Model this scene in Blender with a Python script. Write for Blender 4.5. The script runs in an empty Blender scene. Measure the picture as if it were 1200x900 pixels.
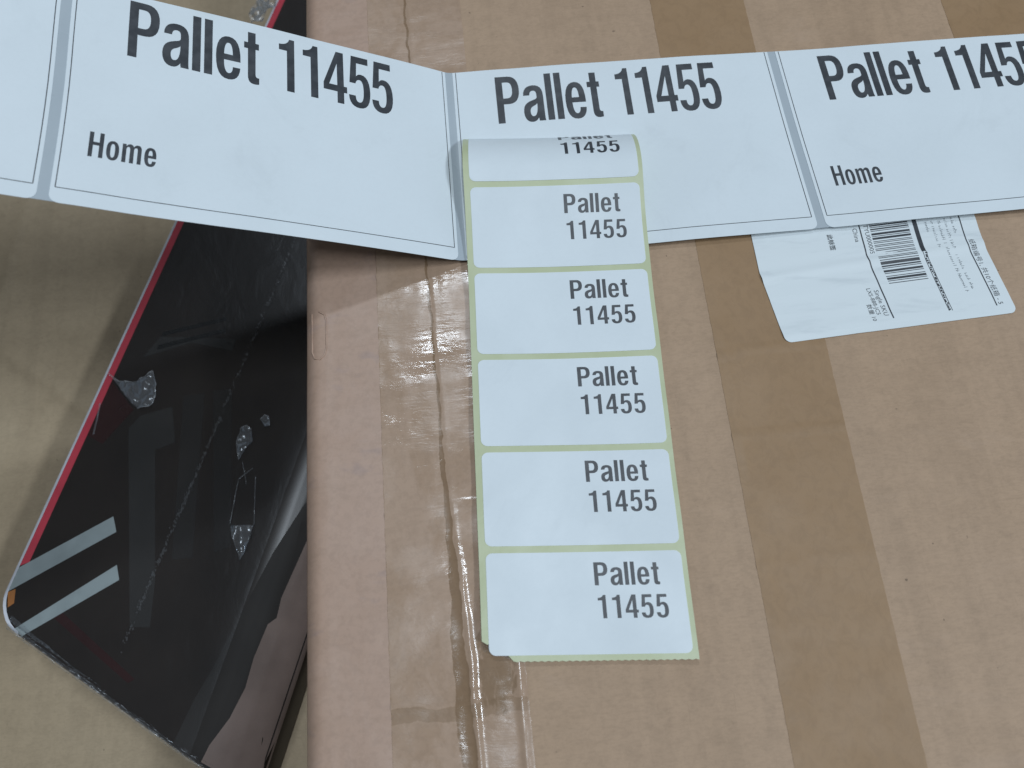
import bpy, bmesh, math, random
from mathutils import Vector, Matrix, noise
from mathutils.geometry import tessellate_polygon
S = 0.001                      # all lengths below are millimetres
R = math.radians
random.seed(7)
sc = bpy.context.scene
COL = sc.collection

# ------------------------------------------------------------------ camera
cam = bpy.data.objects.new('camera', bpy.data.cameras.new('camera'))
COL.objects.link(cam); sc.camera = cam
cam.data.sensor_width = 36; cam.data.lens = 27.0
cam.data.clip_start = 0.01; cam.data.clip_end = 50
cam.data.dof.use_dof = True; cam.data.dof.focus_distance = 0.262; cam.data.dof.aperture_fstop = 13
rx = Vector((0.99566, -0.08798, -0.03032))      # camera right in world axes
dn = Vector((-0.09306, -0.94132, -0.32443))     # camera down
fw = Vector((0.0, 0.32584, -0.94542))           # camera forward
cam.matrix_world = Matrix(((rx.x, -dn.x, -fw.x, 0), (rx.y, -dn.y, -fw.y, -81.46*S),
                           (rx.z, -dn.z, -fw.z, 236.36*S), (0, 0, 0, 1)))
# ------------------------------------------------------------------ light: warehouse ceiling lamps
w = bpy.data.worlds.new('World'); sc.world = w; w.use_nodes = True
w.node_tree.nodes['Background'].inputs[0].default_value = (0.80, 0.89, 1.0, 1)
w.node_tree.nodes['Background'].inputs[1].default_value = 0.11
def lamp(name, direction, dist, sx, sy, power, col):
    l = bpy.data.lights.new(name, 'AREA'); l.shape = 'RECTANGLE'; l.size = sx; l.size_y = sy
    l.energy = power; l.color = col
    o = bpy.data.objects.new(name, l); COL.objects.link(o)
    d = Vector(direction).normalized(); o.location = d*dist
    o.rotation_euler = d.to_track_quat('Z', 'Y').to_euler()
    return o
LC_ = (0.81, 0.905, 1.0)
lamp('ceiling_lamp', (0.12, -0.03, 1), 2.6, 0.60, 0.20, 23.0, LC_)
lamp('ceiling_lamp', (-0.05, 0.53, 1), 2.6, 0.45, 0.12, 10.0, LC_)
lamp('ceiling_lamp', (0.90, -0.42, 1), 2.6, 0.60, 0.20, 24.0, LC_)
sc.view_settings.view_transform = 'Standard'; sc.view_settings.look = 'None'
sc.view_settings.exposure = 0.0; sc.view_settings.gamma = 1.0
sc.view_settings.use_curve_mapping = False

# ------------------------------------------------------------------ materials
class NT:
    def __init__(s, name):
        s.m = bpy.data.materials.new(name); s.m.use_nodes = True
        s.t = s.m.node_tree; s.n = s.t.nodes; s.b = s.n['Principled BSDF']
        s.out = s.n['Material Output']
        s.tc = s.n.new('ShaderNodeTexCoord').outputs['Object']
    def link(s, a, b): s.t.links.new(a, b)
    def mapped(s, sc_):
        mp = s.n.new('ShaderNodeMapping'); mp.inputs['Scale'].default_value = sc_
        s.link(s.tc, mp.inputs[0]); return mp.outputs[0]
    def noise(s, scale, detail=3, rough=0.55, stretch=None, dist=0.0):
        n = s.n.new('ShaderNodeTexNoise'); n.inputs['Scale'].default_value = scale
        n.inputs['Detail'].default_value = detail; n.inputs['Roughness'].default_value = rough
        n.inputs['Distortion'].default_value = dist
        s.link(s.mapped(stretch) if stretch else s.tc, n.inputs['Vector']); return n.outputs[0]
    def ramp(s, f, a, b, lo=0.0, hi=1.0):
        n = s.n.new('ShaderNodeMapRange'); n.clamp = True; n.interpolation_type = 'SMOOTHSTEP'
        n.inputs[1].default_value = a; n.inputs[2].default_value = b
        n.inputs[3].default_value = lo; n.inputs[4].default_value = hi
        s.link(f, n.inputs[0]); return n.outputs[0]
    def mix(s, f, a, b, mode='MIX'):
        n = s.n.new('ShaderNodeMixRGB'); n.blend_type = mode
        for i, v in ((0, f), (1, a), (2, b)):
            if isinstance(v, (int, float)): n.inputs[i].default_value = v
            elif isinstance(v, tuple): n.inputs[i].default_value = (*v, 1)
            else: s.link(v, n.inputs[i])
        return n.outputs[0]
    def math(s, op, a, b=0.0, c=0.0):
        n = s.n.new('ShaderNodeMath'); n.operation = op
        for i, v in enumerate((a, b, c)):
            if isinstance(v, (int, float)): n.inputs[i].default_value = v
            else: s.link(v, n.inputs[i])
        return n.outputs[0]
    def xyz(s):
        n = s.n.new('ShaderNodeSeparateXYZ'); s.link(s.tc, n.inputs[0]); return n.outputs
    def bump(s, h, strength, dist):
        n = s.n.new('ShaderNodeBump'); n.inputs['Strength'].default_value = strength
        n.inputs['Distance'].default_value = dist; s.link(h, n.inputs['Height'])
        s.link(n.outputs[0], s.b.inputs['Normal']); return n.outputs[0]
    def color(s, c):
        if isinstance(c, tuple): s.b.inputs['Base Color'].default_value = (*c, 1)
        else: s.link(c, s.b.inputs['Base Color'])
    def rough(s, r):
        if isinstance(r, (int, float)): s.b.inputs['Roughness'].default_value = r
        else: s.link(r, s.b.inputs['Roughness'])
    def spec(s, v): s.b.inputs['Specular IOR Level'].default_value = v

def cardboard(name, base, dark, light, seed=1.0):
    m = NT(name)
    big = m.ramp(m.noise(9+seed, 4, 0.6), 0.35, 0.68)
    c = m.mix(big, base, light)
    streak = m.ramp(m.noise(1.0, 4, 0.62, (34*seed, 260, 330)), 0.40, 0.75)
    c = m.mix(m.math('MULTIPLY', streak, 0.10), c, dark)
    fib = m.ramp(m.noise(1.0, 3, 0.7, (500, 1500, 1000), 0.4), 0.30, 0.75, 0.92, 1.07)
    c = m.mix(1.0, c, m.mix(fib, (0, 0, 0), (1, 1, 1)), 'MULTIPLY')
    pulp = m.ramp(m.noise(230, 5, 0.75, None, 0.7), 0.32, 0.70, 0.93, 1.05)
    c = m.mix(1.0, c, m.mix(pulp, (0, 0, 0), (1, 1, 1)), 'MULTIPLY')
    cloud = m.ramp(m.noise(75, 5, 0.7), 0.33, 0.7, 0.955, 1.03)
    c = m.mix(1.0, c, m.mix(cloud, (0, 0, 0), (1, 1, 1)), 'MULTIPLY')
    speck = m.ramp(m.noise(520, 1, 0.3), 0.80, 0.83)
    c = m.mix(m.math('MULTIPLY', speck, 0.55), c, (0.07, 0.05, 0.035))
    hair = m.ramp(m.noise(1.0, 2, 0.5, (520, 120, 100), 1.5), 0.72, 0.76)
    c = m.mix(m.math('MULTIPLY', hair, 0.22), c, dark)
    vb = m.ramp(m.noise(1.0, 3, 0.6, (150, 3.0, 3.0)), 0.35, 0.68, 0.95, 1.045)
    c = m.mix(1.0, c, m.mix(vb, (0, 0, 0), (1, 1, 1)), 'MULTIPLY')
    scuff = m.ramp(m.noise(1.0, 5, 0.7, (14, 46, 30), 1.0), 0.56, 0.74)
    c = m.mix(m.math('MULTIPLY', scuff, 0.20), c, light if seed > 1.2 else (0.52, 0.385, 0.29))
    stain = m.ramp(m.noise(1.0, 5, 0.65, (11, 8, 10), 1.6), 0.58, 0.75)
    c = m.mix(m.math('MULTIPLY', stain, 0.22), c, dark)
    m.color(c); m.rough(0.62); m.spec(0.28)
    h = m.math('ADD', m.noise(1.0, 3, 0.6, (160, 900, 900)), m.math('MULTIPLY', m.noise(1600, 2), 0.5))
    m.bump(h, 0.22, 0.0004)
    return m.m
KR = (0.452, 0.316, 0.210)
M_CARD = cardboard('kraft_cardboard', KR, (0.30, 0.205, 0.135), (0.467, 0.330, 0.224))
M_CARD2 = cardboard('dull_cardboard', (0.405, 0.318, 0.212), (0.25, 0.195, 0.125), (0.44, 0.35, 0.238), 1.35)

def make_brown_tape():
    m = NT('brown_paper_tape')
    c = m.mix(m.ramp(m.noise(28, 4), 0.35, 0.7), (0.325, 0.207, 0.112), (0.352, 0.228, 0.128))
    fib = m.ramp(m.noise(1.0, 5, 0.75, (260, 200, 200), 0.7), 0.32, 0.72, 0.92, 1.06)
    c = m.mix(1.0, c, m.mix(fib, (0, 0, 0), (1, 1, 1)), 'MULTIPLY')
    m.color(c); m.rough(m.ramp(m.noise(90, 3), 0.3, 0.7, 0.44, 0.58)); m.spec(0.35)
    m.bump(m.noise(1.0, 4, 0.6, (260, 420, 300)), 0.12, 0.0006); return m.m
M_BTAPE = make_brown_tape()

def make_clear_tape(name, seam, a, b):
    """glossy transparent packing tape: wetted-out (darker) and bubbled (paler) patches"""
    m = NT(name)
    x, y, z = m.xyz()
    patch = m.ramp(m.noise(34, 6, 0.68, (1.3, 0.8, 1), 0.8), 0.44, 0.60)
    c = m.mix(patch, a, b)
    streak = m.ramp(m.noise(1.0, 4, 0.6, (40, 200, 260)), 0.45, 0.72)
    c = m.mix(m.math('MULTIPLY', streak, 0.14), c, (0.30, 0.205, 0.14))
    if seam:
        # bonded channel along the flap seam and the torn tape end: brown, with a ragged edge
        wob = m.math('MULTIPLY', m.math('SUBTRACT', m.noise(110, 4), 0.5), 0.0034)
        d = m.math('ADD', m.math('ADD', x, m.math('MULTIPLY', y, 0.025)), 0.0244)
        d = m.math('ABSOLUTE', m.math('ADD', d, wob))
        wid = m.ramp(y, -0.11, 0.0, 0.0024, 0.00045)
        band = m.math('LESS_THAN', d, wid)
        soft = m.math('MULTIPLY', band, 0.8)
        c = m.mix(soft, c, (0.235, 0.150, 0.085))
        yy = m.math('SUBTRACT', m.math('ADD', y, 0.0965), m.math('MULTIPLY', m.math('ADD', x, 0.02), 0.04))
        yw = m.math('ABSOLUTE', m.math('ADD', yy, m.math('MULTIPLY', wob, 1.3)))
        c = m.mix(m.math('MULTIPLY', m.math('LESS_THAN', yw, 0.0019), 0.45), c, (0.25, 0.165, 0.098))
        # feathery brown patch near the lower end, right of the seam
        dx = m.math('MULTIPLY', m.math('ADD', x, 0.0125), 140.0); dy = m.math('MULTIPLY', m.math('ADD', y, 0.086), 75.0)
        rr = m.math('ADD', m.math('MULTIPLY', dx, dx), m.math('MULTIPLY', dy, dy))
        fe = m.math('ADD', rr, m.math('MULTIPLY', m.math('SUBTRACT', m.noise(1.0, 5, 0.7, (420, 150, 100), 0.6), 0.5), 3.2))
        c = m.mix(m.ramp(fe, 0.75, 0.35, 0, 0.75), c, (0.25, 0.165, 0.098))
    else:
        print_ = m.ramp(m.noise(1.0, 3, 0.6, (55, 120, 50)), 0.56, 0.70)
        c = m.mix(m.math('MULTIPLY', print_, 0.30), c, (0.30, 0.235, 0.235))
    fine = m.ramp(m.noise(520, 3, 0.7), 0.3, 0.75, 0.92, 1.06)
    c = m.mix(1.0, c, m.mix(fine, (0, 0, 0), (1, 1, 1)), 'MULTIPLY')
    m.color(c)
    m.rough(m.ramp(m.noise(60, 4), 0.35, 0.7, 0.10, 0.34) if seam else 0.40); m.spec(0.5)
    h = m.math('ADD', m.noise(1.0, 5, 0.62, (95, 210, 100), 0.6), m.math('MULTIPLY', m.noise(1.0, 3, 0.6, (60, 620, 300)), 0.5))
    m.bump(h, 0.14, 0.0012 if seam else 0.0007)
    return m.m
M_CTAPE = make_clear_tape('clear_packing_tape', True, (0.425, 0.298, 0.210), (0.475, 0.342, 0.252))
M_ETAPE = make_clear_tape('edge_tape', False, (0.46, 0.315, 0.235), (0.48, 0.335, 0.255))

def paper(name, col, rough=0.5, gl=0.35):
    m = NT(name)
    c = m.mix(m.ramp(m.noise(22, 4), 0.35, 0.7), col, tuple(v*0.965 for v in col))
    c = m.mix(m.math('MULTIPLY', m.ramp(m.noise(700, 2), 0.4, 0.7), 0.05), c, tuple(v*0.8 for v in col))
    sg = m.ramp(m.noise(1.0, 5, 0.7, (30, 22, 20), 1.4), 0.54, 0.76)
    c = m.mix(m.math('MULTIPLY', sg, 0.13), c, tuple(v*0.62 for v in col))
    m.color(c); m.rough(m.ramp(m.noise(50, 3), 0.3, 0.7, rough-0.1, rough+0.08)); m.spec(gl)
    m.bump(m.math('ADD', m.noise(45, 3), m.math('MULTIPLY', m.noise(1100, 2), 0.08)), 0.22, 0.0012)
    return m.m
M_PAPER = paper('label_paper', (0.74, 0.815, 0.855))
def make_ship():
    m = NT('shipping_label_paper')
    sm_ = m.ramp(m.noise(1.0, 4, 0.6, (38, 170, 100), 0.5), 0.50, 0.72)
    c = m.mix(m.math('MULTIPLY', sm_, 0.30), (0.74, 0.81, 0.835), (0.46, 0.52, 0.56))
    m.color(c); m.rough(0.42); m.spec(0.4)
    m.bump(m.noise(1.0, 3, 0.5, (40, 130, 60)), 0.15, 0.001); return m.m
M_SHIP = make_ship()
M_GREY = paper('grey_liner', (0.44, 0.505, 0.55), 0.3, 0.5)
def make_green():
    m = NT('green_glassine')
    c = m.mix(m.ramp(m.noise(60, 4), 0.35, 0.7), (0.50, 0.55, 0.34), (0.55, 0.60, 0.40))
    m.color(c); m.rough(0.38); m.spec(0.32)
    m.bump(m.noise(1.0, 4, 0.65, (160, 120, 200), 0.5), 0.15, 0.0007); return m.m
M_GREEN = make_green()
def make_ink():
    m = NT('thermal_ink')
    c = m.mix(m.ramp(m.noise(260, 3), 0.35, 0.7), (0.040, 0.046, 0.054), (0.066, 0.073, 0.083))
    m.color(c); m.rough(0.45); m.spec(0.5); return m.m
M_INK = make_ink()
def make_faint():
    m = NT('faint_ink'); m.color((0.17, 0.195, 0.215)); m.rough(0.5); return m.m
M_FAINT = make_faint()
def gloss(name, col, rough=0.24, n=0.03, sp=0.4):
    m = NT(name)
    c = m.mix(m.ramp(m.noise(35, 4), 0.35, 0.7), col, tuple(v*0.75 for v in col))
    m.color(c); m.rough(rough); m.spec(sp)
    m.bump(m.noise(70, 4), n, 0.0012); return m.m
M_BLACK = gloss('black_printed_board', (0.019, 0.0135, 0.0105), 0.3, 0.03, 0.3)
M_BAR = gloss('soft_black_print', (0.0215, 0.0185, 0.0165))
M_PINK = gloss('pinkish_grey', (0.225, 0.168, 0.145), 0.5, 0.03, 0.25)
M_SOFT = gloss('painted_sheen_grey', (0.027, 0.0235, 0.021), 0.55, 0.03, 0.22)  # colour of the painted film sheen on the right shoulder
M_DGREY = gloss('dark_grey_print', (0.031, 0.029, 0.027))
M_BLK2 = gloss('deep_black_print', (0.006, 0.0055, 0.005))
M_MAROON = gloss('maroon_print', (0.03, 0.008, 0.007))
M_RED = gloss('red_print', (0.58, 0.06, 0.09))
M_STRIPE = gloss('pale_stripe_print', (0.31, 0.36, 0.365))
M_WHITE = gloss('white_edge', (0.72, 0.74, 0.80))
M_ORANGE = gloss('orange_print', (0.42, 0.17, 0.05))
def make_film(name, milky, tr, rough):
    m = NT(name)
    h = m.noise(1.0, 5, 0.6, (70, 45, 60), 1.2)
    nb = m.bump(h, 0.25, 0.0015)
    tb = m.n.new('ShaderNodeBsdfTransparent')
    gb = m.n.new('ShaderNodeBsdfGlossy'); gb.inputs['Roughness'].default_value = rough
    gb.inputs['Color'].default_value = (0.9, 0.95, 1, 1); m.link(nb, gb.inputs['Normal'])
    db = m.n.new('ShaderNodeBsdfDiffuse'); db.inputs['Color'].default_value = (0.6, 0.63, 0.66, 1)
    a = m.n.new('ShaderNodeMixShader'); a.inputs[0].default_value = milky
    m.link(tb.outputs[0], a.inputs[1]); m.link(db.outputs[0], a.inputs[2])
    fr = m.n.new('ShaderNodeFresnel'); fr.inputs['IOR'].default_value = 1.45; m.link(nb, fr.inputs['Normal'])
    fac = m.math('MULTIPLY', fr.outputs[0], tr)
    b = m.n.new('ShaderNodeMixShader'); m.link(fac, b.inputs[0])
    m.link(a.outputs[0], b.inputs[1]); m.link(gb.outputs[0], b.inputs[2])
    m.link(b.outputs[0], m.out.inputs['Surface']); return m.m
M_FILM = make_film('shrink_film', 0.012, 0.38, 0.32)
M_FLAP = make_film('crumpled_film', 0.05, 0.8, 0.2)
M_RIM = make_film('film_rim', 0.32, 1.4, 0.2)
M_SEAMF = make_film('film_weld', 0.055, 1.6, 0.2)
def make_floor():
    m = NT('concrete_floor')
    m.color(m.mix(m.ramp(m.noise(3, 6), 0.35, 0.7), (0.16, 0.16, 0.155), (0.22, 0.22, 0.21))); m.rough(0.7); return m.m
M_FLOOR = make_floor()

# ------------------------------------------------------------------ builders
def empty(name, loc, label, cat, group=None):
    o = bpy.data.objects.new(name, None); COL.objects.link(o)
    o.location = Vector(loc)*S; o.empty_display_size = 0.02
    o['label'] = label; o['category'] = cat
    if group: o['group'] = group
    return o
def finish(name, bm, mat, parent=None, origin=(0, 0, 0), smooth=35):
    """bm is in mm, world placed; origin = total world offset of the parents"""
    ov = Vector(origin)
    for v in bm.verts: v.co = (v.co - ov)*S
    bmesh.ops.recalc_face_normals(bm, faces=bm.faces)
    me = bpy.data.meshes.new(name); bm.to_mesh(me); bm.free()
    if smooth:
        for p in me.polygons: p.use_smooth = True
        me.set_sharp_from_angle(angle=R(smooth))
    if mat: me.materials.append(mat)
    o = bpy.data.objects.new(name, me); COL.objects.link(o)
    if parent: o.parent = parent
    return o
def rrect(u0, u1, v0, v1, r, n=5):
    p = []
    for cx, cy, a in ((u1-r, v0+r, -90), (u1-r, v1-r, 0), (u0+r, v1-r, 90), (u0+r, v0+r, 180)):
        for k in range(n+1):
            t = R(a + 90*k/n); p.append((cx+r*math.cos(t), cy+r*math.sin(t)))
    return p
def flat_bm(shapes, ulines=(), vlines=()):
    """shapes: list of [outer, hole, ...] in (u, v); cut along the given lines"""
    bm = bmesh.new()
    for loops in shapes:
        vs = [Vector((a, b, 0)) for lp in loops for a, b in lp]
        tris = tessellate_polygon([[Vector((a, b, 0)) for a, b in lp] for lp in loops])
        bv = [bm.verts.new(v) for v in vs]
        for t in tris:
            try: bm.faces.new([bv[i] for i in t])
            except ValueError: pass
    for ax, lines in ((0, ulines), (1, vlines)):
        for c in lines:
            no = Vector((1, 0, 0)) if ax == 0 else Vector((0, 1, 0))
            bmesh.ops.bisect_plane(bm, geom=bm.verts[:]+bm.edges[:]+bm.faces[:], plane_co=no*c, plane_no=no, dist=1e-5)
    return bm
def wrap(bm, fn, h, thick=0.0):
    """map flat (u,v) onto fn(u, v, height); thick > 0 gives the sheet a body"""
    if thick:
        r = bmesh.ops.extrude_face_region(bm, geom=bm.faces[:])
        low = [g for g in r['geom'] if isinstance(g, bmesh.types.BMVert)]
        for v in low: v.co.z = -thick
    for v in bm.verts: v.co = Vector(fn(v.co.x, v.co.y, h+v.co.z))
    return bm
def arange(a, b, st):
    n = int((b-a)/st)+1
    return [a+st*i for i in range(n) if a+st*i < b-1e-6]
def box_bm(bm, x0, x1, y0, y1, z0, z1):
    v = [bm.verts.new((x, y, z)) for z in (z0, z1) for y in (y0, y1) for x in (x0, x1)]
    for f in ((0, 2, 3, 1), (4, 5, 7, 6), (0, 1, 5, 4), (2, 6, 7, 3), (0, 4, 6, 2), (1, 3, 7, 5)):
        bm.faces.new([v[i] for i in f])

# ------------------------------------------------------------------ condensed bold lettering, outlines in 1/1000 cap height
def curve(path, n=6):
    pts = []
    for seg in path:
        if len(seg) == 2: pts.append(seg)
        else:
            p0 = pts[-1]; x1, y1, x2, y2, x3, y3 = seg
            for k in range(1, n+1):
                t = k/n; a = (1-t)**3; b = 3*t*(1-t)**2; c = 3*t*t*(1-t); d = t**3
                pts.append((a*p0[0]+b*x1+c*x2+d*x3, a*p0[1]+b*y1+c*y2+d*y3))
    if math.dist(pts[0], pts[-1]) < 1e-6: pts.pop()
    return pts
GL = {
 'P': (500, [[(0,0),(0,1000),(270,1000),(430,1000,500,890,500,705),(500,510,420,405,265,405),(148,405),(148,0)],
             [(148,875),(245,875),(322,875,352,815,352,705),(352,595,317,532,240,532),(148,532)]]),
 'a': (440, [[(312,0),(448,0),(440,60,440,90,440,140),(440,540),(440,700,370,772,230,772),(90,772,20,695,15,560),(150,560),(152,622,178,655,228,655),(280,655,300,625,300,560),(300,515),(300,478,262,468,200,450),(60,410,0,345,0,200),(0,70,60,-15,165,-15),(225,-15,275,15,303,72)],
             [(300,385),(300,215,268,105,200,105),(157,105,140,150,140,208),(140,275,168,302,225,328),(262,345,285,358,300,385)]]),
 'l': (142, [[(0,0),(0,1000),(142,1000),(142,0)]]),
 'e': (440, [[(438,335),(142,335),(142,195,168,100,225,100),(275,100,297,150,300,225),(435,225),(425,70,350,-15,225,-15),(70,-15,0,110,0,380),(0,640,80,772,225,772),(372,772,444,650,438,335)],
             [(143,442),(298,442),(296,570,275,655,222,655),(170,655,147,570,143,442)]]),
 't': (275, [[(70,950),(210,950),(210,755),(272,755),(272,640),(210,640),(210,185),(210,130,225,112,278,115),(278,2),(252,-8,230,-10,200,-10),(110,-10,70,32,70,145),(70,640),(0,640),(0,755),(70,755)]]),
 '1': (440, [[(365,0),(365,1000),(265,1000),(240,920,175,882,60,878),(60,770),(217,770),(217,0)]]),
 '4': (490, [[(285,0),(425,0),(425,222),(492,222),(492,345),(425,345),(425,1000),(270,1000),(0,355),(0,222),(285,222)],
             [(285,345),(285,770),(118,345)]]),
 '5': (465, [[(432,1000),(68,1000),(20,465),(150,465),(165,520,190,548,235,548),(300,548,322,470,322,330),(322,170,290,100,228,100),(175,100,150,140,148,222),(3,222),(8,60,90,-15,230,-15),(390,-15,467,110,467,330),(467,545,400,662,275,662),(228,662,197,648,167,612),(180,872),(432,872)]]),
 'H': (510, [[(0,0),(0,1000),(148,1000),(148,610),(362,610),(362,1000),(510,1000),(510,0),(362,0),(362,482),(148,482),(148,0)]]),
 'o': (450, [[(225,772),(375,772,450,640,450,378),(450,115,375,-15,225,-15),(75,-15,0,115,0,378),(0,640,75,772,225,772)],
             [(225,655),(285,655,305,560,305,378),(305,195,285,100,225,100),(165,100,145,195,145,378),(145,560,165,655,225,655)]]),
 'm': (690, [[(0,0),(0,755),(136,755),(136,668),(170,735,215,772,275,772),(335,772,380,740,402,672),(437,740,487,772,547,772),(642,772,690,712,690,580),(690,0),(546,0),(546,540),(546,615,531,648,488,648),(440,648,417,602,417,530),(417,0),(273,0),(273,540),(273,615,258,648,215,648),(168,648,144,602,144,530),(144,0)]]),
}
def word(txt, u, v, width, cap, xs):
    """glyph loops for txt starting at (u, v) on the baseline, tracked out to fill width"""
    adv = sum(GL[c][0] for c in txt)*xs*cap/1000
    gap = (width-adv)/(len(txt)-1)
    out = []
    for c in txt:
        wd, loops = GL[c]
        out.append([[(u+x*xs*cap/1000, v+y*cap/1000) for x, y in curve(lp)] for lp in loops])
        u += wd*xs*cap/1000 + gap
    return out

# ================================================================== SETTING
bm = bmesh.new(); box_bm(bm, -2500, 2500, -2500, 2500, -520, -500)
fl = finish('warehouse_floor', bm, M_FLOOR, smooth=0); fl['kind'] = 'structure'

# ================================================================== carton underneath (left)
LC = (0, 0, -500)
lower = empty('cardboard_box', LC, 'dull olive-brown cardboard box lying underneath the black box at far left', 'box')
bm = bmesh.new(); box_bm(bm, -420, 330, -260, 420, -500, -103); finish('box_body', bm, M_CARD2, lower, LC, 0)
def lower_h(x, y):
    z = -100 + 0.8*noise.noise(Vector((x*.02, y*.02, 3))) + 0.25*noise.noise(Vector((x*.09, y*.09, 5)))
    d = (y-48.8) + (x+210)*0.783            # diagonal crease
    z += 1.6*math.exp(-(d/3.2)**2)*(1 if x < -200 else max(0, 1-(x+200)/12)) - 1.2*(1 if d < 0 and x < -198 else 0)*math.exp(d/30)
    z += 0.9*math.exp(-((x+245+(y-117)*-0.12)/1.6)**2)   # vertical crease
    q = x + 226 + 0.18*(y-20) + 2*noise.noise(Vector((y*.03, 1, 1)))
    z += 0.5*math.exp(-(q/1.8)**2)*max(0, noise.noise(Vector((y*.02, 6, 6)))+.35)
    q = y + 78 - 0.25*(x+190) + 2*noise.noise(Vector((x*.03, 2, 1))); z -= 0.5*math.exp(-(q/2.0)**2)
    z += 0.5*noise.noise(Vector((x*.035, y*.05, 21)))
    return z
def grid_bm(xs, ys, zf, thick):
    bm = bmesh.new()
    top = [[bm.verts.new((x, y, zf(x, y))) for x in xs] for y in ys]
    bot = [[bm.verts.new((x, y, zf(x, y)-thick)) for x in xs] for y in ys]
    nx, ny = len(xs), len(ys)
    for j in range(ny-1):
        for i in range(nx-1):
            bm.faces.new((top[j][i], top[j][i+1], top[j+1][i+1], top[j+1][i]))
            bm.faces.new((bot[j][i], bot[j+1][i], bot[j+1][i+1], bot[j][i+1]))
    for j in range(ny-1):
        bm.faces.new((top[j][0], top[j+1][0], bot[j+1][0], bot[j][0])); bm.faces.new((top[j][-1], bot[j][-1], bot[j+1][-1], top[j+1][-1]))
    for i in range(nx-1):
        bm.faces.new((top[0][i], bot[0][i], bot[0][i+1], top[0][i+1])); bm.faces.new((top[-1][i], top[-1][i+1], bot[-1][i+1], bot[-1][i]))
    return bm
xs = [-420+4*i for i in range(43)] + [-248+2*i for i in range(100)] + [-48+20*i for i in range(19)]
ys = [-260+10*i for i in range(13)] + [-140+3*i for i in range(120)] + [220+20*i for i in range(11)]
finish('top_flap', grid_bm(xs, ys, lower_h, 2.2), M_CARD2, lower, LC, 60)

# ================================================================== main carton
MC = (0, 0, -70)
main = empty('cardboard_box', MC, 'large light brown cardboard box with brown and clear tape, carrying the white label strips', 'box')
bm = bmesh.new(); box_bm(bm, -67.2, 280, -200, 330, -70, -3.2)
bmesh.ops.bevel(bm, geom=bm.edges[:], offset=1.5, segments=2, affect='EDGES')
finish('box_body', bm, M_CARD, main, MC, 40)
def seam_x(y): return -24.07 - 0.025*y
def top_h(x, y):
    z = 0.45*noise.noise(Vector((x*.016, y*.016, 1))) + 0.16*noise.noise(Vector((x*.05, y*.08, 9)))
    z += 0.05*math.sin(y*0.9 + 2*noise.noise(Vector((x*.02, y*.02, 4))))*max(0, noise.noise(Vector((x*.03, y*.03, 12))))
    t = max(0.0, (-62.5 - x)/5.5)                       # rounded left edge
    z -= 3.4*t**2.2
    z += 0.5*math.exp(-((x-116-(-111-y)*0.02)/1.8)**2)*(0.5+0.5*noise.noise(Vector((x*.01, y*.012, 2))))   # crease right of brown tape
    z -= 0.12*math.exp(-((x-seam_x(y))/2.2)**2)
    for x0, x1, yc, am in ((135, 215, -44, .30), (150, 205, -1, .2), (10, 62, -101, .22), (-5, 90, -92, .16), (118, 140, 34, .3)):
        if x0 < x < x1:
            q = y - yc - 0.03*(x-x0) - 1.3*noise.noise(Vector((x*.07, yc, 2)))
            z -= am*math.exp(-(q/1.1)**2)*math.sin(math.pi*(x-x0)/(x1-x0))
    return z - 0.25
ys = [-200+10*i for i in range(8)] + [-124+2.4*i for i in range(125)] + [180+15*i for i in range(11)]
lx = [-68.0+0.8*i for i in range(9)] + [-60+2.4*i for i in range(14)]
def seam_grid(cols, side):
    """columns follow the slanting seam at one side"""
    bm = bmesh.new(); nx = len(cols)
    def X(i, y):
        if side < 0: return cols[i] if i < nx-1 else seam_x(y)-0.7
        return cols[i] if i > 0 else seam_x(y)+0.7
    T = [[bm.verts.new((X(i, y), y, top_h(X(i, y), y))) for i in range(nx)] for y in ys]
    B = [[bm.verts.new((X(i, y), y, top_h(X(i, y), y)-2.6)) for i in range(nx)] for y in ys]
    for j in range(len(ys)-1):
        for i in range(nx-1):
            bm.faces.new((T[j][i], T[j][i+1], T[j+1][i+1], T[j+1][i])); bm.faces.new((B[j][i], B[j+1][i], B[j+1][i+1], B[j][i+1]))
        bm.faces.new((T[j][0], T[j+1][0], B[j+1][0], B[j][0])); bm.faces.new((T[j][-1], B[j][-1], B[j+1][-1], T[j+1][-1]))
    for i in range(nx-1):
        bm.faces.new((T[0][i], B[0][i], B[0][i+1], T[0][i+1])); bm.faces.new((T[-1][i], T[-1][i+1], B[-1][i+1], B[-1][i]))
    return bm
finish('top_flap', seam_grid(lx + [-26], -1), M_CARD, main, MC, 60)
finish('top_flap', seam_grid([-24] + [-18+2.6*i for i in range(55)] + [128+8*i for i in range(20)], 1), M_CARD, main, MC, 60)
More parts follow.
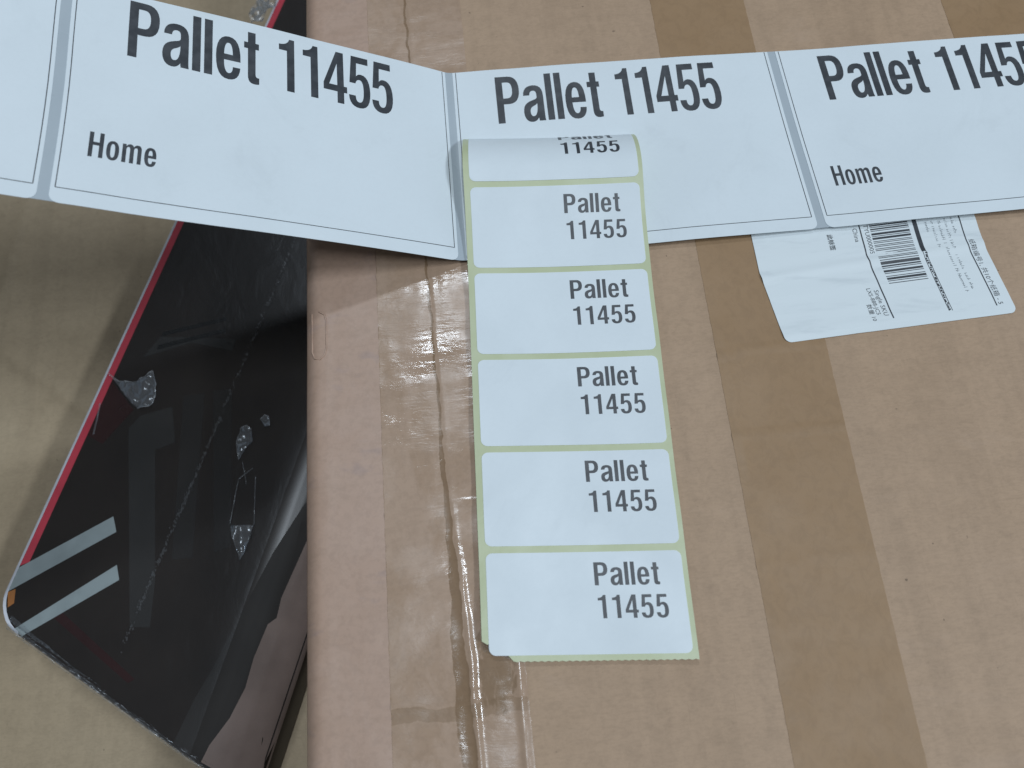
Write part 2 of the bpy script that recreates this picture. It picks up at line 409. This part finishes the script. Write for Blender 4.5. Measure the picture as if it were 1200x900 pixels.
# --- tapes: thin sheets that follow the carton
def tape(name, xs, ys, zf, mat, edge=None):
    bm = bmesh.new()
    T = [[bm.verts.new((x if edge is None else edge(i, x, y), y, 0)) for i, x in enumerate(xs)] for y in ys]
    for row in T:
        for v in row: v.co.z = zf(v.co.x, v.co.y)
    for j in range(len(ys)-1):
        for i in range(len(xs)-1): bm.faces.new((T[j][i], T[j][i+1], T[j+1][i+1], T[j+1][i]))
    r = bmesh.ops.extrude_face_region(bm, geom=bm.faces[:])
    for g in r['geom']:
        if isinstance(g, bmesh.types.BMVert): g.co.z -= 0.07
    return finish(name, bm, mat, main, MC, 50)
fy = [-150+1.5*i for i in range(220)]
def clear_z(x, y):
    s = x - seam_x(y)
    n = noise.noise(Vector((y*.05, 1.7, 0)))
    z = top_h(x, y) + 0.16
    z += (0.14+0.1*n+0.42*max(0, min(1, (-40-y)/40)))*math.exp(-((s-1.2-1.6*max(0, min(1, (-40-y)/40))-0.9*noise.noise(Vector((y*.08, 4, 0))))/0.8)**2)       # ridge beside the seam
    z += 0.10*noise.noise(Vector((x*.18, y*.22, 6))) + 0.16*max(0, noise.noise(Vector((x*.06, y*.35, 8))))
    for yc, am in ((-93.0, .35), (3.0, .22), (-38.0, .28), (44, .35)):                                      # cross wrinkles
        q = (y - yc - 0.045*(x+24) - 1.2*noise.noise(Vector((x*.12, yc, 0))))
        z += am*math.exp(-(q/1.0)**2)
    z += 0.5*math.exp(-((x+5.6)/1.0)**2)*max(0, min(1, (-55-y)/15))   # second ridge at the loose right edge
    return z
tape('tape', [-43+0.65*i for i in range(60)], fy, clear_z, M_CTAPE,
     lambda i, x, y: x + (0.35*noise.noise(Vector((y*.4, 5, 0))) if i in (0, 59) else 0) + (0.011*(-y)*(i/59)))
def edge_z(x, y):
    z = top_h(x, y) + 0.10 + 0.06*noise.noise(Vector((x*.15, y*.2, 2)))
    z += 0.22*math.exp(-((x+60.5)/1.2)**2)*max(0, noise.noise(Vector((y*.03, 7, 0)))+.3)
    return z
tape('tape', [-68.1+0.6*i for i in range(9)] + [-62.6+1.3*i for i in range(16)], fy, edge_z, M_ETAPE,
     lambda i, x, y: x + (0.25*noise.noise(Vector((y*.3, 9, 0))) if i == 24 else 0))
def brown_z(x, y):
    z = top_h(x, y) + 0.10
    for yc, am, k in ((4.5, .30, .9), (-24, .34, .8), (-64, .2, .7)):
        q = y - yc - 0.03*(x-85) - 1.5*noise.noise(Vector((x*.1, yc, 0))); z += am*math.exp(-(q/k)**2)
    z += 0.40*math.exp(-((x-70.5-0.5*noise.noise(Vector((y*.1, 3, 4))))/0.7)**2)*max(0, 0.25+noise.noise(Vector((y*.05, 3, 0))))*(1 if y < 10 else 0.3)
    return z
tape('tape', [67.6+1.2*i for i in range(31)], fy, brown_z, M_BTAPE,
     lambda i, x, y: x + (0.22*noise.noise(Vector((y*.35, 2+i, 0))) if i in (0, 30) else 0))
ty = [58+2.5*i for i in range(50)]
tape('tape', [178.2+2.4*i for i in range(16)], ty, brown_z, M_BTAPE,
     lambda i, x, y: x + (0.22*noise.noise(Vector((y*.35, 2+i, 0))) if i in (0, 15) else 0))
# --- crimped fold in the edge tape at the carton's left edge
def tube(path, r, n=6):
    bm = bmesh.new(); rings = []
    for k, p in enumerate(path):
        p = Vector(p); a = Vector(path[max(k-1, 0)]); b = Vector(path[min(k+1, len(path)-1)])
        t = (b-a).normalized(); s = t.cross(Vector((0, 0, 1))).normalized(); q = s.cross(t)
        rings.append([bm.verts.new(p + s*r*math.cos(2*math.pi*i/n) + q*r*math.sin(2*math.pi*i/n)) for i in range(n)])
    for k in range(len(rings)-1):
        for i in range(n): bm.faces.new((rings[k][i], rings[k][(i+1) % n], rings[k+1][(i+1) % n], rings[k+1][i]))
    bm.faces.new(rings[0]); bm.faces.new(rings[-1][::-1]); return bm
pill = [(-65.6, 32)] + [(-65.6, 32-2.0*i) for i in range(1, 8)] + [(-64.6, 15.6), (-62.8, 15.0), (-61.2, 16.4), (-60.6, 19)] + [(-60.6, 19+2*i) for i in range(1, 6)] + [(-61.2, 31.2), (-63, 32.4)]
finish('tape_crimp', tube([(x, y, top_h(x, y)+0.12) for x, y in pill], 0.32), M_ETAPE, main, MC, 60)

# --- shipping label stuck on the carton
SO = Vector((90.4, 5.3)); se1 = Vector((77.3, 3.2)).normalized(); se2 = Vector((-se1.y, se1.x))
def ship(u, v, h):
    wv = 2.3*(26-v)/23 if v < 26 else 0.035*(v-26)
    uu = u + wv - 2.3 - 0.02*v*0
    p = SO + se1*uu + se2*v
    q = v - 24 - 0.03*u
    return (p.x, p.y, top_h(p.x, p.y) + 0.24 + h + 0.5*math.exp(-(q/1.5)**2) + 0.25*math.exp(-((v-3-0.02*u)/2.0)**2)*max(0, 1-u/60)
            + 0.12*noise.noise(Vector((u*.03, v*.25, 3))))
bm = flat_bm([[rrect(0, 77.3, 0, 100, 2.2)]], arange(4, 77, 4), arange(1.0, 46, 1.0))
sl = finish('shipping_label', wrap(bm, ship, 0.14, 0.12), M_SHIP, main, MC, 30)
sl['label'] = 'white shipping label with barcode half under the long strip'
def lines(pts, wd):
    out = []
    for (a, b) in zip(pts, pts[1:]):
        d = Vector((b[0]-a[0], b[1]-a[1])).normalized()*wd/2; n = Vector((-d.y, d.x))
        out.append([[(a[0]+n.x, a[1]+n.y), (a[0]-n.x, a[1]-n.y), (b[0]-n.x, b[1]-n.y), (b[0]+n.x, b[1]+n.y)]])
    return out
VL = arange(1.0, 46, 1.0)
rules = lines([(37.2, 3.6), (37.2, 60)], 0.45) + lines([(71.8, 3.3), (71.8, 60)], 0.4) + lines([(56.3, 26), (56.3, 60)], 1.5)
for s_ in (-0.55, 0.55): rules += lines([(56.4+s_, 3.6), (56.4+s_, 26)], 0.22)
v = 3.8
while v < 25.6:                       # broken pattern between the two hairlines
    dv = random.uniform(0.5, 1.5); a = random.uniform(-0.45, 0.2)
    if random.random() < 0.95: rules.append([[(56.4+a-.1, v), (56.4+a+random.uniform(.4, .75), v), (56.4+a+random.uniform(.3, .75), v+dv*.8), (56.4+a-.1, v+dv*.75)]])
    v += dv
finish('printed_rules', wrap(flat_bm(rules, (), VL), ship, 0.17), M_INK, sl, MC, 0)
bars = []; v = 16.0
pat = [1,2,1,1,3,1,1,3,1,1,3,2,1,1,2,1,4,1,1,2,1,1,1,3,1,1,1,2,1,1,1,2,1,1,1,2,1,1,1,2,3,1,1,1,3,2,1,1,2,1,1,1,2,1,1,1,1,3,1,1,1,2,3,1,1,3,1,1,2,1,1,1,3,1]*2
for k, wd in enumerate(pat):
    d = wd*0.285
    if k % 2 == 0: bars.append([[(40.6, v), (54.0, v), (54.0, v+d*.92), (40.6, v+d*.92)]])
    v += d
    if v > 58: break
finish('barcode', wrap(flat_bm(bars, arange(42, 54, 3), ()), ship, 0.17), M_INK, sl, MC, 0)
def font_bm(txt, size, u, v, sx=1.0):
    """tiny print, reading down the label: text x -> -v, text y -> +u"""
    cu = bpy.data.curves.new('print', 'FONT'); cu.body = txt; cu.size = size; cu.resolution_u = 2
    ob = bpy.data.objects.new('print', cu); COL.objects.link(ob)
    bpy.context.view_layer.update()
    me = bpy.data.meshes.new_from_object(ob.evaluated_get(bpy.context.evaluated_depsgraph_get()))
    bpy.data.objects.remove(ob); bpy.data.curves.remove(cu)
    bm = bmesh.new(); bm.from_mesh(me); bpy.data.meshes.remove(me)
    for p in bm.verts: p.co = Vector((u+p.co.y, v-p.co.x*sx, 0))
    return bm
def merge(bms):
    a = bmesh.new()
    for b in bms:
        me = bpy.data.meshes.new('t'); b.to_mesh(me); b.free(); a.from_mesh(me); bpy.data.meshes.remove(me)
    return a
tiny = [font_bm('此标签', 2.1, 25.6, 37.0), font_bm('China', 2.3, 34.6, 38.2), font_bm('KTYU000005', 2.2, 38.6, 40.5, 1.05),
        font_bm('Single SKU', 2.2, 34.6, 14.4, 1.0), font_bm('LXS-888-JC5', 2.0, 32.4, 15.4, .95), font_bm('数量 10', 1.9, 30.3, 9.6),
        font_bm('纸箱编号1, 共10个纸箱 - 5', 2.2, 72.6, 28.5, 1.0)]
for b in tiny: finish('printed_line', wrap(b, ship, 0.17), M_INK, sl, MC, 0)
marks = []                              # address lines too small to read
for (u, v0, v1) in ((68.6, 37.5, 31.5), (66.3, 37.5, 10.5), (64.0, 37.5, 9.8), (61.7, 37, 27.0), (59.6, 37, 33.0)):
    v = v0
    while v > v1:
        if random.random() < 0.83:
            k = random.random(); hh = random.choice((0.75, 0.75, 1.15))
            marks += lines([(u, v), (u+hh, v-random.uniform(-.1, .15))], 0.15)
            if k < .7: marks += lines([(u+hh*random.choice((.1, .5, .9)), v), (u+hh*.5, v-.5)], 0.15)
        v -= random.choice((0.55, 0.7, 0.7, 0.8))
finish('address_print', wrap(flat_bm(marks), ship, 0.17), M_FAINT, sl, MC, 0)

# ================================================================== black shrink-wrapped box
BC = (-120, 60, -100)
A0 = Vector((-207.5, -53.5)); eb = Vector((0.81256, -0.58288)); ed = Vector((0.3408, 0.94014))
black = empty('retail_box', BC, 'glossy black shrink-wrapped box with red edge and two pale stripes, beside the carton', 'box')
PROF = [(-4.6, -0.7), (-4.0, -0.2), (-3.0, 0), (92, 0), (98, -0.7), (104, -2.4), (110, -5.0), (116, -8.5), (120, -12), (121.6, -18), (122, -26)]
def prof(wv):
    for (a, za), (b_, zb) in zip(PROF, PROF[1:]):
        if wv <= b_: return za + (zb-za)*max(0, (wv-a))/(b_-a)
    return PROF[-1][1]
def slab(wv, s, h):
    p = A0 + eb*wv + ed*s
    e = max(0.0, (2.0-(s+1))/2.0)
    return (p.x, p.y, -72 + prof(wv) - 1.5*e*e + h)
def slab_outline():
    o = [(122, -1), (122, 380), (-4.6, 380)]
    for k in range(9):                    # rounded near-left corner
        t = R(180+90*k/8); o.append((8.4+13*math.cos(t), 12+13*math.sin(t)))
    return o
WL = [-4, -3, 2, 20, 40, 60, 80, 92, 95, 98, 100, 102, 104, 106, 108, 110, 111.5, 113, 115, 117, 119, 120.3, 121.5]
bm = flat_bm([[slab_outline()]], WL, [0, 1] + arange(5, 380, 15))
r = bmesh.ops.extrude_face_region(bm, geom=bm.faces[:])
for g in r['geom']:
    if isinstance(g, bmesh.types.BMVert): g.co.z = -1
for v in bm.verts:
    low = v.co.z < -0.5; q = slab(v.co.x, v.co.y, 0)
    v.co = Vector((q[0], q[1], -99.0 if low else q[2]))
finish('box_body', bm, M_BLACK, black, BC, 40)
def deco(name, polys, mat, h=0.05, part=None, th=0.0):
    bm = flat_bm([[p] for p in polys], WL, [0, 1] + arange(5, 380, 15))
    return finish(name, wrap(bm, slab, h, th), mat, black, BC, 40)
def edge_path(off, s0, s1):
    """strip following the left edge and round the corner"""
    pts = [(-4.6+off, s1), (-4.6+off, 12)]
    for k in range(1, 9):
        t = R(180+90*k/8); rr = 13-off; pts.append((8.4+rr*math.cos(t), 12+rr*math.sin(t)))
    return pts
o_, i_ = edge_path(0.05, 0, 378), edge_path(1.55, 0, 378)
deco('white_edge', [o_ + i_[::-1]], M_WHITE, 0.12)
deco('red_band', [[(-3.05, 20.5), (0.2, 23.8), (0.2, 376), (-3.05, 376)]], M_RED, 0.05)
deco('pale_stripe', [[(-3.2, 19.6), (26.6, 56.4), (30.6, 52.0), (-3.0, 10.3)]], M_STRIPE, 0.09)
deco('pale_stripe', [[(36.5, 41.6), (40.0, 37.4), (10.5, -0.2), (5.8, -0.1)]], M_STRIPE, 0.09)
deco('orange_patch', [[(-3.0, 10.0), (-0.4, 12.6), (1.6, 8.0), (-0.2, 5.4)]], M_ORANGE, 0.07)
deco('maroon_panel', [[(0.3, 78), (0.3, 103), (15.5, 97.5), (8.5, 78.4)]], M_MAROON, 0.04)
deco('maroon_line', [[(18, 16), (62, 11), (60, 8.4), (20, 12)]], M_MAROON, 0.04)
deco('painted_film_sheen', [[(86, 0.6), (88, 18), (90.6, 30), (94, 54), (97.8, 79), (103, 102), (112, 120), (119.5, 118), (119.5, 0.6)]], M_SOFT, 0.04)  # soft grey gloss of the film, painted as a flat patch
deco('pinkish_patch', [[(98.7, 0.8), (99.5, 7), (103.2, 18.5), (104.9, 30.3), (104.2, 41), (105, 54.3), (107.3, 58), (106.5, 65.4), (108.5, 89.2), (111, 99), (120.6, 96), (120.6, 0.8)]], M_PINK, 0.09)  # pinkish grey patch along the right shoulder, ragged on its left side
deco('grey_emblem', [[(16.9, 89.5), (19.6, 96.9), (31.7, 107.4), (39.4, 95.2), (32.3, 87.9), (54.5, 44.9), (60, 29.4), (51.9, 25.2)],
     [(9.4, 119.1), (28.5, 136), (48, 142), (47.5, 147.5), (13.1, 131)]], M_DGREY, 0.05)
deco('charcoal_bar', [[(34.8, 113.5), (43.4, 119.9), (66, 60), (58, 55)]], M_BAR, 0.05)
deco('charcoal_bar', [[(46.8, 122.4), (54.5, 127.6), (80, 72), (74, 66)]], M_BAR, 0.05)
deco('black_slat', [[(13.1, 133.2), (39, 154.1), (39.6, 152.4), (13.6, 131.4)], [(13.7, 127.2), (41.1, 149.7), (41.6, 147.8), (14.2, 125.2)]], M_BLK2, 0.08)
# the film: one loose glossy skin over the lid, crumpled at the near corner
def film(wv, s, h):
    p = slab(wv, s, h); near = math.exp(-((wv-12)**2+(s-6)**2)/350)
    z = 0.28*noise.noise(Vector((wv*.035, s*.02, 2))) + (0.03+0.8*near)*abs(noise.noise(Vector((wv*.22, s*.22, 5))))
    z += 0.12*max(0, noise.noise(Vector((wv*.5, s*.03, 1)))-0.25)
    return (p[0], p[1], p[2] + 0.45 + z)
bm = flat_bm([[[(-3.6, 20), (-3.6, 340), (94, 340), (94, 1), (8, 0.5), (0, 4)]]], arange(-2, 121, 2.2), arange(2, 60, 2.0)+arange(60, 340, 6))
finish('shrink_film', wrap(bm, film, 0), M_FILM, black, BC, 180)
# crumpled shreds and a weld line in the film
def shred(pts, lift, mat=M_FLAP):
    cx = sum(p[0] for p in pts)/len(pts); cy = sum(p[1] for p in pts)/len(pts)
    bm = flat_bm([[pts]], arange(int(cx)-14, cx+14, 1.1), arange(int(cy)-14, cy+14, 1.1))
    def f(wv, s, h):
        p = slab(wv, s, h); r2 = math.hypot(wv-cx, s-cy)
        return (p[0], p[1], p[2]+0.9+lift*(0.5+0.9*noise.noise(Vector((wv*.28, s*.28, cx))))*min(1, r2/4+0.25))
    o = finish('film_shred', wrap(bm, f, 0.0, 0.04), mat, black, BC, 180)
    if len(pts) > 4:
        rim = lines(pts[:-1], 0.22)
        fo = finish('film_rim', wrap(flat_bm(rim, arange(int(cx)-14, cx+14, 1.1), arange(int(cy)-14, cy+14, 1.1)), lambda a, b, h: (f(a, b, 0)[0], f(a, b, 0)[1], f(a, b, 0)[2]+h), 0.08), M_RIM, black, BC, 0)
        fo.parent = o; fo.matrix_parent_inverse = Matrix()
    return o
shred([(-0.9, 105.1), (5.4, 104.6), (12.8, 108.6), (17.9, 116), (21.5, 112), (23.6, 107.7), (23.1, 102.3), (17.8, 98.8), (11, 100.5)], 3.0)
shred([(70.1, 102.9), (66.5, 108), (66, 114.8), (68.5, 117), (71, 116.6), (72.7, 112.9)], 2.2)
shred([(77, 78.5), (86.7, 83.9), (87.3, 75.8), (86.4, 69.4)], 2.2)
shred([(72.5, 122.4), (74, 125), (75.7, 125.2), (78, 122.1), (76, 120.6)], 1.6)
shred([(0, 92), (0.6, 93), (4, 80), (3.4, 79.6)], 0.8)
shred([(-15, 303), (-11, 318), (-5, 322), (-3, 311), (-6, 300), (-11, 296)], 3.0)
for seg in ([(71.8, 103.2), (77.2, 96.0)], [(77.2, 103.2), (72.9, 96.2)], [(73, 96), (76.5, 79)], [(79.5, 101), (86.5, 84)]):
    shred(lines(seg, 0.35)[0][0], 0.5)
wl = []
for k in range(620):
    s = random.uniform(14, 205); c = 52.6+2.3*(s-14)/96 if s < 110 else 54.9+1.6*(s-110)/91
    if random.random() > (1.0 if 35 < s < 115 else 0.45): continue
    c += random.gauss(0, 0.42); d1 = random.uniform(.2, .6); d2 = random.uniform(.2, .9)
    wl.append([[(c-d1, s), (c+d1*.3, s-d2*.5), (c+d1, s+d2*.2), (c+d1*.1, s+d2)]])
finish('film_weld', wrap(flat_bm(wl), lambda a, b, h: (slab(a, b, h)[0], slab(a, b, h)[1], slab(a, b, h)[2]+1.15), 0), M_SEAMF, black, BC, 0)['kind'] = 'stuff'
# gathered film along the near edge
def hem(wv, q, h):
    n1 = noise.noise(Vector((wv*.10, q*.4, 3))); n2 = noise.noise(Vector((wv*.55, q*1.1, 9)))
    p = A0 + eb*wv + ed*(-1.6 + q + 0.5*n1)
    z = -72 + (prof(wv) if wv > 0 else 0) - 0.9*max(0, (1.2-q)) + 0.5*math.sin(q*1.7) + 0.8*abs(n2)
    return (p.x, p.y, z+0.2)
bm = flat_bm([[[(3, 0), (118, 0), (118, 3.4), (60, 3.0), (30, 4.2), (3, 5.5)]]], arange(4, 118, 1.0), arange(0.5, 5.5, 0.5))
finish('film_hem', wrap(bm, hem, 0, 0.04), M_FLAP, black, BC, 180)
rl = []
for k in range(46):
    a = 6 + 2.3*k + random.uniform(-.8, .8); q = random.uniform(0.3, 2.2)
    rl += lines([(a, q), (a+random.uniform(1.0, 4.0), q+random.uniform(-.5, .5))], random.uniform(.1, .28))
finish('film_creases', wrap(flat_bm(rl, arange(4, 118, 1.0), arange(0.5, 5.5, 0.5)), lambda a, b, h: (hem(a, b, 0)[0], hem(a, b, 0)[1], hem(a, b, 0)[2]+0.12), 0), M_RIM, black, BC, 0)['kind'] = 'stuff'

# ================================================================== long strip of pallet labels
PC = (0, 85, 0)
pal = empty('pallet_label_strip', PC, 'long strip of big white Pallet 11455 labels, left end bending up off the carton', 'label strip')
X0, AL = -13.6, R(28.3)
def theta(u): # slope of the strip (positive = rising to the left)
    if u >= 3.5: return 0.0
    if u <= -2.5: return AL - 0.03*math.sin(min(1, (-2.5-u)/120)*math.pi)
    t = (3.5-u)/6.0; return AL*t*t*(3-2*t)
TAB = {}
def build_tab():
    x, z, u = X0+3.5, 0.0, 3.5; TAB[35] = (x, z)
    k = 35
    while k > -4400:
        th = theta(k/10-0.05); x -= 0.1*math.cos(th); z += 0.1*math.sin(th); k -= 1; TAB[k] = (x, z)
build_tab()
def strip(u, v, h):
    if u >= 3.5: x, z, th = X0+(u if u < 128 else 128+(u-128)*0.94), 0.0, 0.0
    else:
        k = math.floor(u*10); f = u*10-k; a, b_ = TAB[k], TAB[min(k+1, 35)]
        x, z, th = a[0]+(b_[0]-a[0])*f, a[1]+(b_[1]-a[1])*f, theta(u)
    # slack of the paper: lifts a little along the edges and to the right
    v0_ = v
    if u > 17: v = v*(1-0.05*min(1.7, (u-17)/122))
    if u > 40: x -= 0.037*v*(lambda t: t*t*(3-2*t))(min(1, (u-40)/80))
    lift = 0.75 + 0.9*((v-40)/40)**2 + 0.7*noise.noise(Vector((u*.018, v*.025, 4))) + 0.5*max(0, noise.noise(Vector((u*.04, v*.02, 14))))
    if u > 120: lift += 1.0*min(1, (u-120)/90)**1.6
    if u < 0: lift += 0.9*noise.noise(Vector((u*.012, v*.018, 8)))
    y = 45.3 + v - 0.012*max(0, u-60)*0.2
    return (x + h*math.sin(th), y, z + lift + h*math.cos(th))
def vtop(u): return 79.6 + 0.012*min(0, u)
UL = arange(-420, -12, 6) + arange(-12, 8, 0.8) + arange(8, 250, 6)
top = [(u, vtop(u)) for u in arange(-410, 236, 5)+[235]]
bm = flat_bm([[[(-410, 0.25), (235, 0.25)] + top[::-1]]], UL, arange(8, 80, 8))
finish('backing_liner', wrap(bm, strip, 0.10, 0.10), M_GREY, pal, PC, 25)
for k in (-4, -3, -2, -1, 0, 1):  # leftmost labels lie out of view, added to shade the lower carton
    g0 = 0.6 + 124.0*k
    a, b_ = g0+1.5, g0+122.6
    if k == -4: a = -409.5
    if k == 1: b_ = 234.5
    poly = []
    r_ = 2.6
    for cx, cy, st in ((b_-r_, r_, -90), (a+r_, r_, 180)):
        arc = [(cx+r_*math.cos(R(st+90*q/5)), cy+r_*math.sin(R(st+90*q/5))) for q in range(6)]
        if st == -90: right = arc
        else: left = arc
    tp = [(u, vtop(u)-0.12) for u in [a]+[t for t in arange(-410, 236, 5) if a < t < b_]+[b_]]
    poly = left + right + tp[::-1]
    bm = flat_bm([[poly]], UL, arange(8, 80, 8))
    lab = finish('label', wrap(bm, strip, 0.22, 0.11), M_PAPER, pal, PC, 25)
    ink = []
    if k > -3: ink = [word('Pallet', g0+17.1, 55.2, 38.8, 20.8, 0.83), word('11455', g0+61.3, 55.2, 40.2, 20.8, 0.79), word('Home', g0+9.3, 17.1, 17.8, 8.6, 0.86)]
    for wd_ in ink: finish('printed_word', wrap(flat_bm(wd_, UL, arange(8, 80, 8)), strip, 0.26), M_INK, lab, PC, 0)
    fr = []
    fa, fb = g0+2.7, g0+121.4
    ln = lines([(max(fa, -409), 5.0), (min(fb, 234), 5.0)], 0.26)
    if k > -4: ln += lines([(fa, 5.0), (fa, vtop(fa)-0.3)], 0.26)
    if k < 1: ln += lines([(fb, 5.0), (fb, vtop(fb)-0.3)], 0.26)
    finish('printed_border', wrap(flat_bm(ln, UL, arange(8, 80, 8)), strip, 0.245), M_INK, lab, PC, 0)

# ================================================================== short strip of small labels
QC = (17, 0, 0)
sm = empty('small_label_strip', QC, 'short vertical strip of six small white labels on pale green backing', 'label strip')
QO = Vector((-15.9, -83.4)); q1 = Vector((1, -0.074)).normalized(); q2 = Vector((0.0365, 1)).normalized()
def th2(v):
    if v < 120: return 0.0
    if v < 157: t = (v-120)/37; return R(18)*t*t*(3-2*t)
    if v < 183: return R(18) + (R(-56)-R(18))*((v-157)/26)
    return R(-56) - R(4)*(v-183)
T2 = [(0.0, 0.0)]
for k in range(2100):
    t = th2(k/10+0.05); T2.append((T2[-1][0]+0.1*math.cos(t), T2[-1][1]+0.1*math.sin(t)))
def small(u, v, h):
    vv = max(0, min(209.9, v)); k = int(vv*10); f = vv*10-k
    a, b_ = T2[k], T2[k+1]; s = a[0]+(b_[0]-a[0])*f + min(0, v); z = a[1]+(b_[1]-a[1])*f
    t = th2(v)
    p = QO + q1*u + q2*(s - h*math.sin(t))
    base = 0.75 + 1.1*(lambda t: t*t*(3-2*t))(min(1, max(0, (v-104)/24)))            # climbs over the long strip
    base += 0.5*noise.noise(Vector((u*.025, v*.03, 3))) + 0.9*((u-31)/31)**2
    base += 0.25*math.sin(v*2*math.pi/31.2)*(abs(u-31)/31)**2
    if v < 30: base += 0.9*((30-v)/30)**2
    return (p.x, p.y, base + z + h*math.cos(t))
V2 = arange(2, 100, 2.5) + arange(100, 190, 1.2)
U2 = arange(6, 62, 7)
edge = [(62.0, 0.0)]
jag = [(62.0-1.0*i, -0.8+0.25*(i % 2)) for i in range(0, 54)]
lin = [(61.9, 186.2), (0.0, 186.2), (0.05, 120), (0.0, 60), (0.1, 5.0), (1.6, 4.1), (4.0, 4.4), (7.2, 1.4)] + jag[::-1]
bm = flat_bm([[lin]], U2, V2)
finish('backing_liner', wrap(bm, small, 0.10, 0.09), M_GREEN, sm, QC, 25)
for k in range(6):
    v0 = 1.0 + 31.15*k
    bm = flat_bm([[rrect(2.1, 60.5, v0, v0+29.1, 2.0)]], U2, V2)
    lab = finish('label', wrap(bm, small, 0.24, 0.12), M_PAPER, sm, QC, 25)
    for ink in (word('Pallet', 34.2, v0+19.3, 19.2, 6.7, 1.21), word('11455', 34.2, v0+9.9, 20.8, 6.6, 1.16)):
        finish('printed_word', wrap(flat_bm(ink, U2, V2), small, 0.30), M_INK, lab, QC, 0)
